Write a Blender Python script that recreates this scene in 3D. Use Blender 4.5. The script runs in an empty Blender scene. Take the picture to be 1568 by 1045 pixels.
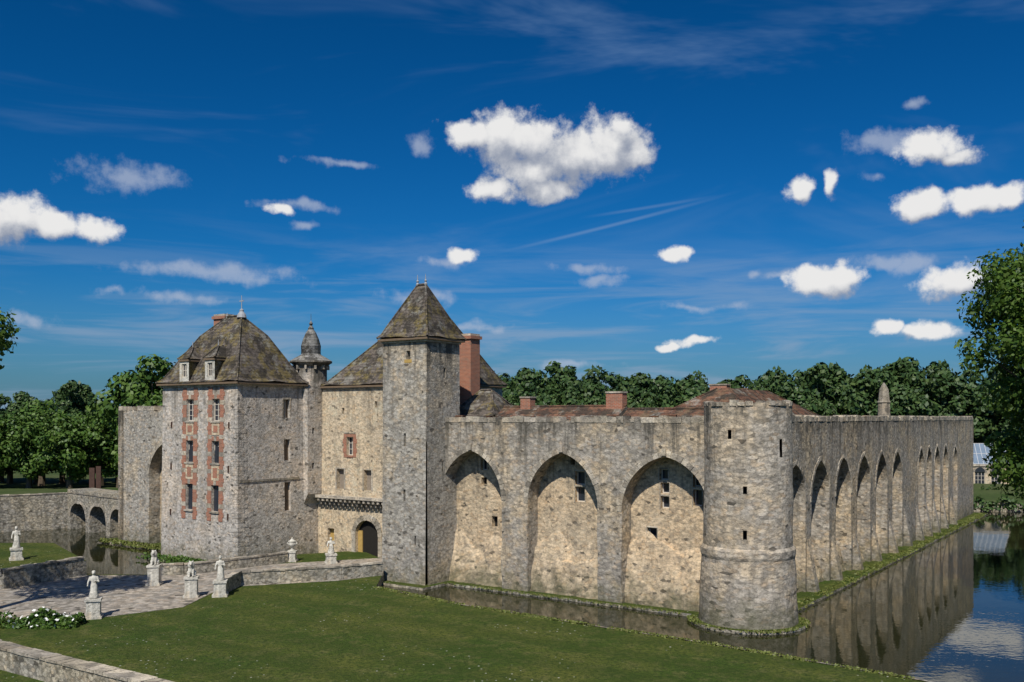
import bpy, math, random
import numpy as np
from mathutils import Vector, noise
from mathutils.geometry import tessellate_polygon
random.seed(7); rng=np.random.default_rng(7)
scene=bpy.context.scene
scene.view_settings.view_transform='Standard'
scene.view_settings.look='None'
scene.view_settings.exposure=0
COL=scene.collection

# ------------------------------------------------------------ node helpers
class NT:
    def __init__(s,nt): s.nt=nt; s.n=nt.nodes; s.l=nt.links
    def node(s,t,**k):
        nd=s.n.new(t)
        for a,b in k.items(): setattr(nd,a,b)
        return nd
    def put(s,sock,v):
        if isinstance(v,bpy.types.NodeSocket): s.l.new(v,sock)
        else: sock.default_value=v
    def math(s,op,a,b=0.0,c=0.0,clamp=False):
        nd=s.node('ShaderNodeMath',operation=op,use_clamp=clamp)
        s.put(nd.inputs[0],a); s.put(nd.inputs[1],b)
        if op in('MULTIPLY_ADD','SMOOTH_MIN'): s.put(nd.inputs[2],c)
        return nd.outputs[0]
    def vmath(s,op,a,b=(0,0,0)):
        nd=s.node('ShaderNodeVectorMath',operation=op)
        s.put(nd.inputs[0],a)
        if op not in('LENGTH','NORMALIZE'): s.put(nd.inputs[1],b)
        return nd.outputs['Value'] if op=='LENGTH' else nd.outputs[0]
    def mix(s,f,a,b,mode='MIX'):
        nd=s.node('ShaderNodeMix',data_type='RGBA',blend_type=mode)
        s.put(nd.inputs[0],f)
        s.put(nd.inputs[6],a if isinstance(a,bpy.types.NodeSocket) else (*a,1))
        s.put(nd.inputs[7],b if isinstance(b,bpy.types.NodeSocket) else (*b,1))
        return nd.outputs[2]
    def noise(s,vec,scale,detail=4,rough=.55,dist=0,color=False,dim='3D'):
        nd=s.node('ShaderNodeTexNoise',noise_dimensions=dim)
        s.put(nd.inputs['Vector'],vec); nd.inputs['Scale'].default_value=scale
        nd.inputs['Detail'].default_value=detail; nd.inputs['Roughness'].default_value=rough
        nd.inputs['Distortion'].default_value=dist
        return nd.outputs['Color'] if color else nd.outputs[0]
    def ramp(s,v,a,b,lo=0.,hi=1.,smooth=True):
        nd=s.node('ShaderNodeMapRange',interpolation_type='SMOOTHSTEP' if smooth else 'LINEAR')
        s.put(nd.inputs[0],v); nd.inputs[1].default_value=a; nd.inputs[2].default_value=b
        nd.inputs[3].default_value=lo; nd.inputs[4].default_value=hi
        return nd.outputs[0]
def newmat(name):
    m=bpy.data.materials.new(name); m.use_nodes=True
    N=NT(m.node_tree); b=N.n['Principled BSDF']; b.inputs['Roughness'].default_value=.9
    b.inputs['Specular IOR Level'].default_value=.15
    return m,N,b
def objcoord(N): return N.node('ShaderNodeTexCoord').outputs['Object']
def island(N): return N.node('ShaderNodeNewGeometry').outputs['Random Per Island']

def stone_mat(name,warm,grey,dark,topz=None,size=(3.0,3.0,5.2),mort=.42,greyamt=.5,perisl=0.0,basez=None,bump=.75,var=.27):
    m,N,b=newmat(name); co=objcoord(N)
    n1=N.noise(co,1.1,3,.65,color=True)
    s1=N.node('ShaderNodeSeparateColor'); N.l.new(n1,s1.inputs[0])
    wob=N.vmath('MULTIPLY',N.vmath('SUBTRACT',n1,(.5,.5,.5)),(.4,.4,.14))
    c2=N.vmath('MULTIPLY',N.vmath('ADD',co,wob),size)
    v=N.node('ShaderNodeTexVoronoi'); N.put(v.inputs['Vector'],c2); v.inputs['Scale'].default_value=1
    sep=N.node('ShaderNodeSeparateColor'); N.l.new(v.outputs['Color'],sep.inputs[0])
    joint=N.ramp(v.outputs['Distance'],.46,.74)
    big=N.ramp(N.math('ADD',N.noise(co,.21,3,.6),N.math('MULTIPLY',s1.outputs[0],.45)),.60,.80)
    colr=N.mix(N.math('MULTIPLY',big,greyamt*1.4,clamp=True),warm,grey)
    fine=N.noise(co,4.2,4,.75)
    colr=N.mix(1.0,colr,N.mix(sep.outputs[0],(1-var*1.2,)*3,(1+var,1+var*.95,1+var*.8)),'MULTIPLY')
    colr=N.mix(N.math('MULTIPLY',N.ramp(sep.outputs[1],.8,.95),.3),colr,(warm[0]*1.0,warm[1]*.8,warm[2]*.58))
    colr=N.mix(N.math('MULTIPLY',joint,mort),colr,dark)
    colr=N.mix(N.ramp(sep.outputs[2],.965,.98,0,.8*min(1,mort*4)),colr,(.04,.036,.03))
    colr=N.mix(N.ramp(fine,.46,.68,0,.6),colr,tuple(x*1.05 for x in dark))
    colr=N.mix(N.ramp(s1.outputs[1],.53,.68,0,.35),colr,tuple(min(.62,x*1.25) for x in grey))
    colr=N.mix(N.ramp(s1.outputs[2],.53,.70,0,.5),colr,tuple(x*1.25 for x in dark))
    st=N.noise(N.vmath('MULTIPLY',co,(1.0,1.0,.10)),1,4,.75)
    st=N.ramp(st,.47,.66)
    sx=N.node('ShaderNodeSeparateXYZ'); N.put(sx.inputs[0],co)
    if topz is not None:
        g=N.ramp(sx.outputs[2],topz-6.5,topz,.26,.9)
        g2=N.ramp(N.math('ADD',sx.outputs[2],N.math('MULTIPLY',s1.outputs[2],5.0)),topz+.4,topz+2.8,0,.66)
        st=N.math('ADD',N.math('MULTIPLY',st,g),g2,clamp=True)
    else: st=N.math('MULTIPLY',st,.35)
    colr=N.mix(st,colr,tuple(x*.85 for x in dark))
    if basez is not None:
        gb=N.ramp(N.math('ADD',sx.outputs[2],N.math('MULTIPLY',s1.outputs[0],6.0)),basez+2.0,basez+6.0,.85,0)
        colr=N.mix(gb,colr,(dark[0]*.8,dark[1]*.88,dark[2]*.62))
    if perisl>0:
        colr=N.mix(1.0,colr,N.mix(island(N),(1-perisl,)*3,(1+perisl*.6,)*3),'MULTIPLY')
    N.put(b.inputs['Base Color'],colr)
    bp=N.node('ShaderNodeBump'); bp.inputs['Strength'].default_value=bump; bp.inputs['Distance'].default_value=.14
    N.put(bp.inputs['Height'],fine); N.l.new(bp.outputs[0],b.inputs['Normal'])
    return m
GREY=(.39,.355,.305); DARK=(.115,.105,.085)
M={}
M['curtain']=stone_mat('curtain_stone',(.54,.44,.31),GREY,DARK,14.2,greyamt=.75,basez=-.2)
M['recess']=stone_mat('recess_stone',(.61,.47,.31),(.49,.41,.295),DARK,13,greyamt=.4,mort=.3,basez=0.2,var=.22)
M['tower']=stone_mat('tower_stone',(.52,.44,.33),(.40,.375,.33),DARK,21,greyamt=.85,basez=-.4)
M['round']=stone_mat('round_tower_stone',(.55,.45,.325),(.43,.395,.345),DARK,15.6,size=(2.1,2.1,4.8),greyamt=.6,basez=0.2,mort=.45)
M['house']=stone_mat('house_stone',(.59,.51,.42),(.47,.44,.40),DARK,19,mort=.28,greyamt=.65,basez=-.4,var=.2)
M['cream']=stone_mat('cream_render_stone',(.65,.525,.36),(.56,.475,.355),DARK,19.5,mort=.2,greyamt=.4,var=.16)
M['block']=stone_mat('cut_stone',(.48,.42,.325),GREY,DARK,None,size=(1.2,1.2,1.2),mort=.0,greyamt=.5,perisl=.35)
M['rubble']=stone_mat('rubble_stone',(.44,.39,.30),(.34,.32,.28),(.08,.075,.055),None,size=(3.4,3.4,5),mort=.6,greyamt=.6,var=.3)
M['statue']=stone_mat('statue_stone',(.64,.61,.53),(.50,.48,.42),(.2,.19,.16),None,size=(2,2,2),mort=0,greyamt=.4,var=.08)
M['paving']=stone_mat('cobble_paving',(.45,.39,.32),(.35,.325,.29),(.14,.125,.1),None,size=(2.2,2.2,2.2),mort=.55,greyamt=.6)

def tile_mat(name,c1,c2,lich,lamt):
    m,N,b=newmat(name); co=objcoord(N)
    v=N.node('ShaderNodeTexVoronoi'); N.put(v.inputs['Vector'],N.vmath('MULTIPLY',co,(3.6,3.6,5))); v.inputs['Scale'].default_value=1
    sep=N.node('ShaderNodeSeparateColor'); N.l.new(v.outputs['Color'],sep.inputs[0])
    c=N.mix(sep.outputs[0],c1,c2)
    nn=N.noise(co,.8,4,.75,color=True); s2=N.node('ShaderNodeSeparateColor'); N.l.new(nn,s2.inputs[0])
    c=N.mix(N.math('MULTIPLY',N.ramp(s2.outputs[0],.47,.60),lamt),c,lich)
    c=N.mix(N.ramp(s2.outputs[1],.46,.58,0,.8),c,(.04,.036,.03))
    c=N.mix(N.ramp(s2.outputs[2],.54,.66,0,.6),c,(.30,.29,.25))
    sx=N.node('ShaderNodeSeparateXYZ'); N.put(sx.inputs[0],co)
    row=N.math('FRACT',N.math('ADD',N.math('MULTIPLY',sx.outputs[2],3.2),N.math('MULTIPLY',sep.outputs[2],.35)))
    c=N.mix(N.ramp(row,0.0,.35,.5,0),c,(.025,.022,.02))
    N.put(b.inputs['Base Color'],c)
    bp=N.node('ShaderNodeBump'); bp.inputs['Strength'].default_value=.9; bp.inputs['Distance'].default_value=.12
    N.put(bp.inputs['Height'],N.math('ADD',row,N.math('MULTIPLY',sep.outputs[1],1.5))); N.l.new(bp.outputs[0],b.inputs['Normal'])
    return m
M['tileg']=tile_mat('lichen_tile',(.085,.072,.06),(.19,.16,.135),(.20,.155,.05),.75)
M['tiler']=tile_mat('red_clay_tile',(.12,.06,.04),(.20,.105,.065),(.14,.115,.07),.6)
M['tileslate']=tile_mat('grey_cap_tile',(.20,.195,.18),(.34,.33,.31),(.2,.18,.11),.4)

def brick_mat():
    m,N,b=newmat('red_brick'); co=objcoord(N)
    sx=N.node('ShaderNodeSeparateXYZ'); N.put(sx.inputs[0],co)
    cb=N.node('ShaderNodeCombineXYZ'); N.put(cb.inputs[0],N.math('ADD',sx.outputs[0],sx.outputs[1])); N.put(cb.inputs[1],sx.outputs[2])
    bt=N.node('ShaderNodeTexBrick'); N.put(bt.inputs['Vector'],cb.outputs[0]); bt.inputs['Scale'].default_value=1
    bt.inputs['Brick Width'].default_value=.35; bt.inputs['Row Height'].default_value=.12; bt.inputs['Mortar Size'].default_value=.012
    bt.inputs['Color1'].default_value=(.38,.14,.08,1); bt.inputs['Color2'].default_value=(.25,.09,.055,1); bt.inputs['Mortar'].default_value=(.36,.29,.22,1)
    c=N.mix(N.ramp(N.noise(co,2,4,.7),.45,.68,0,.55),bt.outputs[0],(.22,.15,.11))
    N.put(b.inputs['Base Color'],c); return m
M['brick']=brick_mat()
def plain(name,c,rough=.8,var=.25,scale=4,spec=.2):
    m,N,b=newmat(name); co=objcoord(N)
    N.put(b.inputs['Base Color'],N.mix(N.noise(co,scale,3,.6),tuple(x*(1-var) for x in c),tuple(x*(1+var) for x in c)))
    b.inputs['Roughness'].default_value=rough; b.inputs['Specular IOR Level'].default_value=spec
    return m
M['glass']=plain('window_glass',(.025,.03,.04),.12,.3,1,.5)
M['dark']=plain('dark_interior',(.02,.018,.015))
M['wood']=plain('weathered_wood',(.16,.115,.075),.8,.4)
M['shutter']=plain('grey_shutter',(.24,.20,.155),.8,.3)
M['frame']=plain('painted_sash',(.55,.5,.42),.6,.15)
M['ochre']=plain('ochre_door',(.42,.28,.09),.8,.3)
M['lead']=plain('lead_flashing',(.30,.31,.32),.5,.2)
M['steel']=plain('rusted_steel',(.07,.04,.03),.8,.4)
M['bark']=plain('bark',(.11,.085,.06),.95,.4,6)
M['white']=plain('white_paint',(.5,.51,.52),.6,.1)
M['rglass']=plain('roof_glass',(.16,.21,.27),.25,.2,1,.5)

def leaf_mat(name,c1,c2,c3,trans=0):
    m,N,b=newmat(name)
    r=island(N)
    c=N.mix(r,c1,c2)
    c=N.mix(N.ramp(N.math('FRACT',N.math('MULTIPLY',r,37.7)),.6,1.0,0,.8),c,c3)
    N.put(b.inputs['Base Color'],c); b.inputs['Roughness'].default_value=.5; b.inputs['Specular IOR Level'].default_value=.25
    if trans:
        tr=N.node('ShaderNodeBsdfTranslucent'); N.put(tr.inputs[0],N.mix(1.0,c,(1.6,1.7,.7),'MULTIPLY'))
        mx=N.node('ShaderNodeMixShader'); mx.inputs[0].default_value=trans
        N.l.new(b.outputs[0],mx.inputs[1]); N.l.new(tr.outputs[0],mx.inputs[2])
        N.l.new(mx.outputs[0],N.n['Material Output'].inputs[0])
    return m
M['leaf']=leaf_mat('foliage',(.030,.072,.011),(.075,.135,.022),(.10,.155,.03))
M['leafn']=leaf_mat('foliage_fresh',(.036,.08,.011),(.09,.155,.025),(.13,.19,.04),.25)
M['leafd']=leaf_mat('foliage_far',(.024,.053,.016),(.052,.095,.025),(.078,.115,.032))
M['tuft']=leaf_mat('bank_grass',(.08,.11,.02),(.15,.17,.04),(.18,.17,.06))
M['flower']=plain('white_flower',(.8,.8,.76),.7,.05)

def lawn_mat():
    m,N,b=newmat('lawn_grass'); co=objcoord(N)
    c=N.mix(N.ramp(N.noise(co,.16,4,.65),.36,.66),(.062,.105,.015),(.135,.15,.029))
    md=N.noise(co,1.0,4,.72,color=True); s2=N.node('ShaderNodeSeparateColor'); N.l.new(md,s2.inputs[0])
    c=N.mix(N.ramp(s2.outputs[0],.46,.64,0,.7),c,(.17,.165,.055))
    c=N.mix(N.ramp(s2.outputs[1],.50,.66,0,.55),c,(.04,.075,.012))
    fn=N.noise(co,3.8,4,.85)
    c=N.mix(N.ramp(fn,.44,.60,0,.85),c,(.032,.055,.009))
    sx=N.node('ShaderNodeSeparateXYZ'); N.put(sx.inputs[0],co)
    d=N.math('ADD',N.math('MULTIPLY',sx.outputs[0],.58),N.math('MULTIPLY',sx.outputs[1],.82))
    s=N.math('SINE',N.math('ADD',N.math('MULTIPLY',d,1.6),N.math('MULTIPLY',N.noise(co,.2,1),3)))
    c=N.mix(N.ramp(s,-.6,.6,0,.4),c,(.045,.072,.011))
    v=N.node('ShaderNodeTexVoronoi'); N.put(v.inputs['Vector'],co); v.inputs['Scale'].default_value=1.9
    dz=N.math('MULTIPLY',N.ramp(v.outputs['Distance'],.12,.08),N.ramp(N.noise(co,.13,2),.52,.60))
    c=N.mix(dz,c,(.6,.6,.5))
    N.put(b.inputs['Base Color'],c)
    bp=N.node('ShaderNodeBump'); bp.inputs['Strength'].default_value=1; bp.inputs['Distance'].default_value=.28
    N.put(bp.inputs['Height'],fn); N.l.new(bp.outputs[0],b.inputs['Normal'])
    return m
M['lawn']=lawn_mat()
def ground_mat():
    m,N,b=newmat('meadow_ground'); co=objcoord(N)
    c=N.mix(N.ramp(N.noise(co,.08,4,.65),.35,.65),(.040,.068,.017),(.07,.09,.032))
    c=N.mix(N.ramp(N.noise(co,1.5,4,.7),.45,.7,0,.6),c,(.03,.04,.018))
    N.put(b.inputs['Base Color'],c); return m
M['ground']=ground_mat()
def water_mat():
    m,N,b=newmat('moat_water'); co=objcoord(N)
    N.put(b.inputs['Base Color'],N.mix(N.noise(co,.15,3),(.010,.014,.006),(.03,.028,.010)))
    b.inputs['Roughness'].default_value=.015; b.inputs['IOR'].default_value=1.33; b.inputs['Specular IOR Level'].default_value=.42
    bp=N.node('ShaderNodeBump'); bp.inputs['Strength'].default_value=.07; bp.inputs['Distance'].default_value=.05
    N.put(bp.inputs['Height'],N.math('ADD',N.noise(co,2.2,2,.5),N.math('MULTIPLY',N.noise(co,.35,1),2.0))); N.l.new(bp.outputs[0],b.inputs['Normal'])
    return m
M['water']=water_mat()

# ------------------------------------------------------------ mesh builder
class MB:
    def __init__(s): s.v=[]; s.f=[]; s.m=[]; s.names=[]
    def mi(s,n):
        if n not in s.names: s.names.append(n)
        return s.names.index(n)
    def face(s,pts,mat):
        i=len(s.v); s.v.extend([tuple(p) for p in pts]); s.f.append(tuple(range(i,i+len(pts)))); s.m.append(s.mi(mat))
    def box(s,x0,x1,y0,y1,z0,z1,mat): s.fbox(((0,0),(1,0),(0,1)),x0,x1,y0,y1,z0,z1,mat)
    def fbox(s,fr,a0,a1,d0,d1,z0,z1,mat,jit=0):
        i=len(s.v)
        P=[W(fr,a,d,z) for z in (z0,z1) for (a,d) in((a0,d0),(a1,d0),(a1,d1),(a0,d1))]
        if jit: P=[(p[0]+random.uniform(-jit,jit),p[1]+random.uniform(-jit,jit),p[2]+random.uniform(-jit,jit)) for p in P]
        s.v+=P
        for q in((0,1,2,3),(4,5,6,7),(0,1,5,4),(1,2,6,5),(2,3,7,6),(3,0,4,7)):
            s.f.append(tuple(i+k for k in q)); s.m.append(s.mi(mat))
    def grid(s,rows,mat,close=False):
        i=len(s.v); n=len(rows[0])
        for r in rows: s.v+= [tuple(p) for p in r]
        for a in range(len(rows)-1):
            for b in range(n if close else n-1):
                c=(b+1)%n
                s.f.append((i+a*n+b,i+a*n+c,i+(a+1)*n+c,i+(a+1)*n+b)); s.m.append(s.mi(mat))
    def tube(s,p0,p1,r0,r1,mat,seg=7,cap=False):
        p0=Vector(p0);p1=Vector(p1); d=(p1-p0).normalized(); a=d.orthogonal().normalized(); b=d.cross(a)
        R=[[p+(a*math.cos(t)+b*math.sin(t))*r for t in [2*math.pi*k/seg for k in range(seg)]] for p,r in((p0,r0),(p1,r1))]
        s.grid(R,mat,True)
        if cap: s.face(R[1],mat); s.face(R[0],mat)
    def lathe(s,c,prof,mat,seg=20,cap=True):
        R=[[(c[0]+r*math.cos(2*math.pi*k/seg),c[1]+r*math.sin(2*math.pi*k/seg),c[2]+z) for k in range(seg)] for r,z in prof]
        s.grid(R,mat,True)
        if cap: s.face(R[-1],mat)
    def tess(s,pts,mat,fn):
        for t in tessellate_polygon([[Vector((p[0],p[1],0)) for p in pts]]):
            s.face([fn(pts[k]) for k in t],mat)
    def obj(s,name,parent=None,smooth=False,merge=False):
        me=bpy.data.meshes.new(name); me.from_pydata(s.v,[],s.f)
        for n in s.names: me.materials.append(M[n])
        me.polygons.foreach_set('material_index',s.m)
        if smooth: me.polygons.foreach_set('use_smooth',[True]*len(s.f))
        me.update(); o=bpy.data.objects.new(name,me); COL.objects.link(o)
        if parent: o.parent=parent
        return o
def W(fr,a,d,z):
    (ox,oy),(ax,ay),(nx,ny)=fr
    return (ox+ax*a+nx*d,oy+ay*a+ny*d,z)
def empty(name,loc=(0,0,0),rz=0):
    e=bpy.data.objects.new(name,None); COL.objects.link(e); e.location=loc; e.rotation_euler=(0,0,rz); e.empty_display_size=.5
    return e
def front(x,y): return ((x,y),(1,0),(0,-1))
def right(x,y): return ((x,y),(0,1),(1,0))

def wall(mb,fr,W_,z0,z1,holes,mat,rev=.35,back='glass',frame='frame',bars=(1,2),batter=0):
    A=sorted(set([0,W_]+[h[0] for h in holes]+[h[1] for h in holes]))
    Z=sorted(set([z0,z1]+[h[2] for h in holes]+[h[3] for h in holes]))
    f=lambda a,z,d=0: W(fr,a,d+batter*max(0,1-(z-z0)/(z1-z0)),z)
    for i in range(len(A)-1):
        for j in range(len(Z)-1):
            am=(A[i]+A[i+1])/2; zm=(Z[j]+Z[j+1])/2
            if any(h[0]<am<h[1] and h[2]<zm<h[3] for h in holes): continue
            mb.face([f(A[i],Z[j]),f(A[i+1],Z[j]),f(A[i+1],Z[j+1]),f(A[i],Z[j+1])],mat)
    for h in holes:
        a0,a1,b0,b1=h[:4]; bk=h[4] if len(h)>4 else back
        for p,q in(((a0,b0),(a1,b0)),((a1,b0),(a1,b1)),((a1,b1),(a0,b1)),((a0,b1),(a0,b0))):
            mb.face([f(*p),f(*q),f(q[0],q[1],-rev),f(p[0],p[1],-rev)],mat)
        mb.face([f(a0,b0,-rev),f(a1,b0,-rev),f(a1,b1,-rev),f(a0,b1,-rev)],bk)
        if bk=='glass' and frame:
            t=.07; w=a1-a0; hh=b1-b0
            mb.fbox(fr,a0,a0+t,-rev+.01,-rev+.09,b0,b1,frame); mb.fbox(fr,a1-t,a1,-rev+.01,-rev+.09,b0,b1,frame)
            mb.fbox(fr,a0+t,a1-t,-rev+.01,-rev+.09,b1-t,b1,frame); mb.fbox(fr,a0+t,a1-t,-rev+.01,-rev+.09,b0,b0+t,frame)
            for k in range(1,bars[0]+1):
                c=a0+w*k/(bars[0]+1); mb.fbox(fr,c-.035,c+.035,-rev+.012,-rev+.085,b0+t,b1-t,frame)
            for k in range(1,bars[1]+1):
                c=b0+hh*k/(bars[1]+1); mb.fbox(fr,a0+t,a1-t,-rev+.014,-rev+.08,c-.025,c+.025,frame)
def arcpts(a0,a1,zs,rise,n=10):
    w=(a1-a0)/2; r=(rise*rise+w*w)/(2*w); phi=math.acos(max(-1,min(1,(r-w)/r)))
    L=[(a0+r-r*math.cos(phi*k/n),zs+r*math.sin(phi*k/n)) for k in range(n+1)]
    return L+[(a0+a1-p[0],p[1]) for p in L[-2::-1]]
def ragtop(a0,a1,z,amp,step=.7,sd=0):
    R=random.Random(sd); out=[]; a=a0; h=z
    while a<a1:
        h=z+R.uniform(-amp,amp)*(2.2 if R.random()<.08 else 1)
        b=min(a1,a+R.uniform(.6,1.4)*step)
        out+=[(a+.03,h),(b-.03,h+R.uniform(-.05,.05))]; a=b
    return out
def arcade(mb,fr,W_,ztop,arches,depth,mat,sd=1,amp=.14):
    R=random.Random(sd+50)
    out=[(0,-.3)]
    for (a0,a1,zs,ri) in arches:
        L=[(a0+R.uniform(-.07,.07),z) for z in (.6,1.7,2.9,4.0,5.2,6.3)]; Rr=[(a1+R.uniform(-.07,.07),z) for z in (6.2,5.1,4.1,2.8,1.8,.7)]
        out+=[(a0,-.3)]+L+arcpts(a0,a1,zs,ri)+Rr+[(a1,-.3)]
    out+=[(W_,-.3)]
    out+=ragtop(0,W_,ztop,amp,sd=sd)[::-1]
    mb.tess(out,mat,lambda p:W(fr,p[0],0,p[1]))
    n=len(out)
    for i in range(n):
        p,q=out[i],out[(i+1)%n]
        mb.face([W(fr,p[0],0,p[1]),W(fr,q[0],0,q[1]),W(fr,q[0],-depth,q[1]),W(fr,p[0],-depth,p[1])],mat)
def voussoirs(mb,fr,a0,a1,zs,rise,t=.42,n=13,mat='block',d0=-.3,pr=.03):
    P=arcpts(a0,a1,zs,rise,n)
    for i in range(len(P)-1):
        p,q=P[i],P[i+1]
        def off(r,k):
            w=(a1-a0)/2; R=(rise*rise+w*w)/(2*w)
            cx=a0+R if k else a1-R
            dx,dz=r[0]-cx,r[1]-zs; L=math.hypot(dx,dz); tt=t*random.uniform(.8,1.2)
            return (r[0]+dx/L*tt,r[1]+dz/L*tt)
        k=i<len(P)//2
        a,b=off(p,k),off(q,k)
        g=.04; e=pr+random.uniform(-.01,.03)
        def L_(u,v,s): return (u[0]+(v[0]-u[0])*s,u[1]+(v[1]-u[1])*s)
        p2,q2=L_(p,q,g),L_(q,p,g); a2,b2=L_(a,b,g),L_(b,a,g)
        F=[p2,q2,b2,a2]
        mb.face([W(fr,x,e,z) for x,z in F],mat)
        for u,v in((0,1),(1,2),(2,3),(3,0)):
            mb.face([W(fr,F[u][0],e,F[u][1]),W(fr,F[v][0],e,F[v][1]),W(fr,F[v][0],d0,F[v][1]),W(fr,F[u][0],d0,F[u][1])],mat)
def talus(mb,fr,a0,a1,dbot,dtop,ztop,mat,sd=0):
    na=max(4,int((a1-a0)/.3)); nz=14; rows=[]
    for j in range(nz+1):
        t=j/nz; r=[]
        for i in range(na+1):
            a=a0+(a1-a0)*i/na
            nn=noise.noise(Vector((a*.5,t*3,sd*3.1+5)))
            zt=ztop*(1+.35*nn)
            d=dbot+(dtop-dbot)*(t**1.3)+noise.noise(Vector((a*1.3,t*6,sd)))*.3*(1-t*.8)
            if j==nz: d=-.05
            r.append(W(fr,a,d,-.3+(zt+.3)*t))
        rows.append(r)
    mb.grid(rows,mat)
def coping(mb,fr,L,z,d0,d1,mat='block',sd=0,hmin=.06,hmax=.2,skip=.12):
    R=random.Random(sd); a=0.05
    while a<L:
        w=R.uniform(.3,1.1); b=min(L,a+w)
        if R.random()>skip: mb.fbox(fr,a,b-.02,d0+R.uniform(-.04,.06),d1,z-.3,z+R.uniform(hmin,hmax),mat,jit=.035)
        a=b
def quoins(mb,x,y,sx,sy,z0,z1,mat='block',h=.42):
    z=z0;k=0
    while z<z1-h*.5:
        lx,ly=((.75,.4) if k%2 else (.4,.75)); e=.022
        x0,x1=sorted((x-sx*e,x+sx*lx)); y0,y1=sorted((y-sy*e,y+sy*ly))
        mb.box(x0,x1,y0,y1,z+.015,min(z1,z+h)-.015,mat); z+=h;k+=1
def hiproof(mb,x0,x1,y0,y1,z0,rx0,rx1,ry0,ry1,zr,mat,ov=.35,prof=((0,0),(.1,.05),(.25,.2),(1,1)),sag=.09):
    x0-=ov;x1+=ov;y0-=ov;y1+=ov
    T=[(x0,y0),(x1,y0),(x1,y1),(x0,y1)]; R=[(rx0,ry0),(rx1,ry0),(rx1,ry1),(rx0,ry1)]
    rows=[[(a[0]+(b[0]-a[0])*t,a[1]+(b[1]-a[1])*t,z0+(zr-z0)*f) for a,b in zip(T,R)] for t,f in prof]
    NS=10; P2=[]
    dense=[]
    for i in range(len(rows)-1):
        n=max(1,int(6*(prof[i+1][0]-prof[i][0]))+1)
        for k in range(n): dense.append([tuple(rows[i][c][m]+(rows[i+1][c][m]-rows[i][c][m])*k/n for m in range(3)) for c in range(4)])
    dense.append(rows[-1])
    for r in dense:
        L=[]
        for c in range(4):
            p,q=r[c],r[(c+1)%4]
            for k in range(NS):
                t=k/NS; v=[p[m]+(q[m]-p[m])*t for m in range(3)]
                v[2]+=sag*2*noise.noise(Vector((v[0]*.7,v[1]*.7,v[2]*.7)))*(0 if (r is dense[-1]) else 1)
                L.append(v)
        P2.append(L)
    mb.grid(P2,mat,True)
    mb.face([(p[0],p[1],z0-.01) for p in T],'wood')
    mb.box(x0+.05,x1-.05,y0+.05,y1-.05,z0-.26,z0-.08,'wood')
    for k in range(4):
        for i in range(len(rows)-1):
            mb.tube(rows[i][k],rows[i+1][k],.09,.09,mat,6)
    mb.tube((rx0,(ry0+ry1)/2,zr),(rx1,(ry0+ry1)/2,zr+.01),.12,.12,mat,6,True)
def slab(name,pts,ztop,zbot,top,side,local=None):
    mb=MB()
    zf=ztop if callable(ztop) else (lambda x,y:ztop)
    mb.tess(pts,top,lambda p:(p[0],p[1],zf(p[0],p[1])))
    n=len(pts)
    for i in range(n):
        p,q=pts[i],pts[(i+1)%n]
        mb.face([(p[0],p[1],zbot),(q[0],q[1],zbot),(q[0],q[1],zf(*q)),(p[0],p[1],zf(*p))],side)
    return mb.obj(name)

# ------------------------------------------------------------ castle frame
OX,OY=16.16,65.35; ANG=-math.atan2(.5716,.8205)
castle=empty('medieval_castle',(OX,OY,0),ANG)
ca,sa=math.cos(ANG),math.sin(ANG)
def L2W(x,y): return (OX+x*ca-y*sa, OY+x*sa+y*ca)

# front curtain (x -27.3 .. 0)
mb=MB(); fr=front(-27.3,0)
S=lambda s:27.3-s
arch=[(S(27.0),S(20.73),7.3,4.0),(S(18.18),S(11.81),7.2,4.1),(S(9.75),S(2.75),7.0,4.2)]
arcade(mb,fr,27.3,13.85,arch,1.5,'curtain',3,.1)
for a in arch: voussoirs(mb,fr,*a)
coping(mb,fr,25,13.95,-1.0,.03,sd=4)
coping(mb,fr,25,13.95,-1.3,-1.02,'tiler',sd=14,hmin=.1,hmax=.3,skip=.4)
mb.box(-27.3,-.5,2.0,2.8,-.3,13.8,'curtain')
for a in arch:
    c=(a[0]+a[1])/2; z=a[2]+a[3]; mb.fbox(fr,c-.16,c+.16,.01,.22,z+.05,z+.55,'block')
mb.obj('front_curtain_arcade',castle)
mb=MB(); fr2=front(-27.3,1.5)
holes=[(3.35,4.0,9.6,10.6),(3.4,4.0,8.4,9.0,'dark'),(4.5,5.1,4.9,5.8,'dark'),
       (12.6,13.5,7.4,8.6),(12.6,13.5,8.75,9.8),(12.2,12.6,10.3,10.9,'dark'),
       (19.9,20.6,9.4,10.2),(20.0,20.7,8.4,9.2),(20.0,20.7,7.3,8.2),(22.6,23.3,9.0,10.0),(23.4,24.1,9.0,10.0),(22.6,23.3,7.6,8.8),(23.4,24.1,7.6,8.8),(18.9,19.7,4.3,5.8)]
wall(mb,fr2,27.3,-.3,13.7,holes,'recess',.45,bars=(0,0))
for h in holes:
    if len(h)==4 :
        e=.03
        mb.fbox(fr2,h[0]-.07,h[0]-.01,-.1,e,h[2]-.06,h[3]+.06,'block'); mb.fbox(fr2,h[1]+.01,h[1]+.07,-.1,e,h[2]-.06,h[3]+.06,'block')
        mb.fbox(fr2,h[0]-.005,h[1]+.005,-.1,e,h[3]+.01,h[3]+.12,'block')
for k,a in enumerate(arch):
    talus(mb,fr2,a[0]-.3,a[1]+.3,1.25,.02,3.8+.5*k,'recess',k)
mb.obj('recessed_front_wall',castle)

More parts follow.
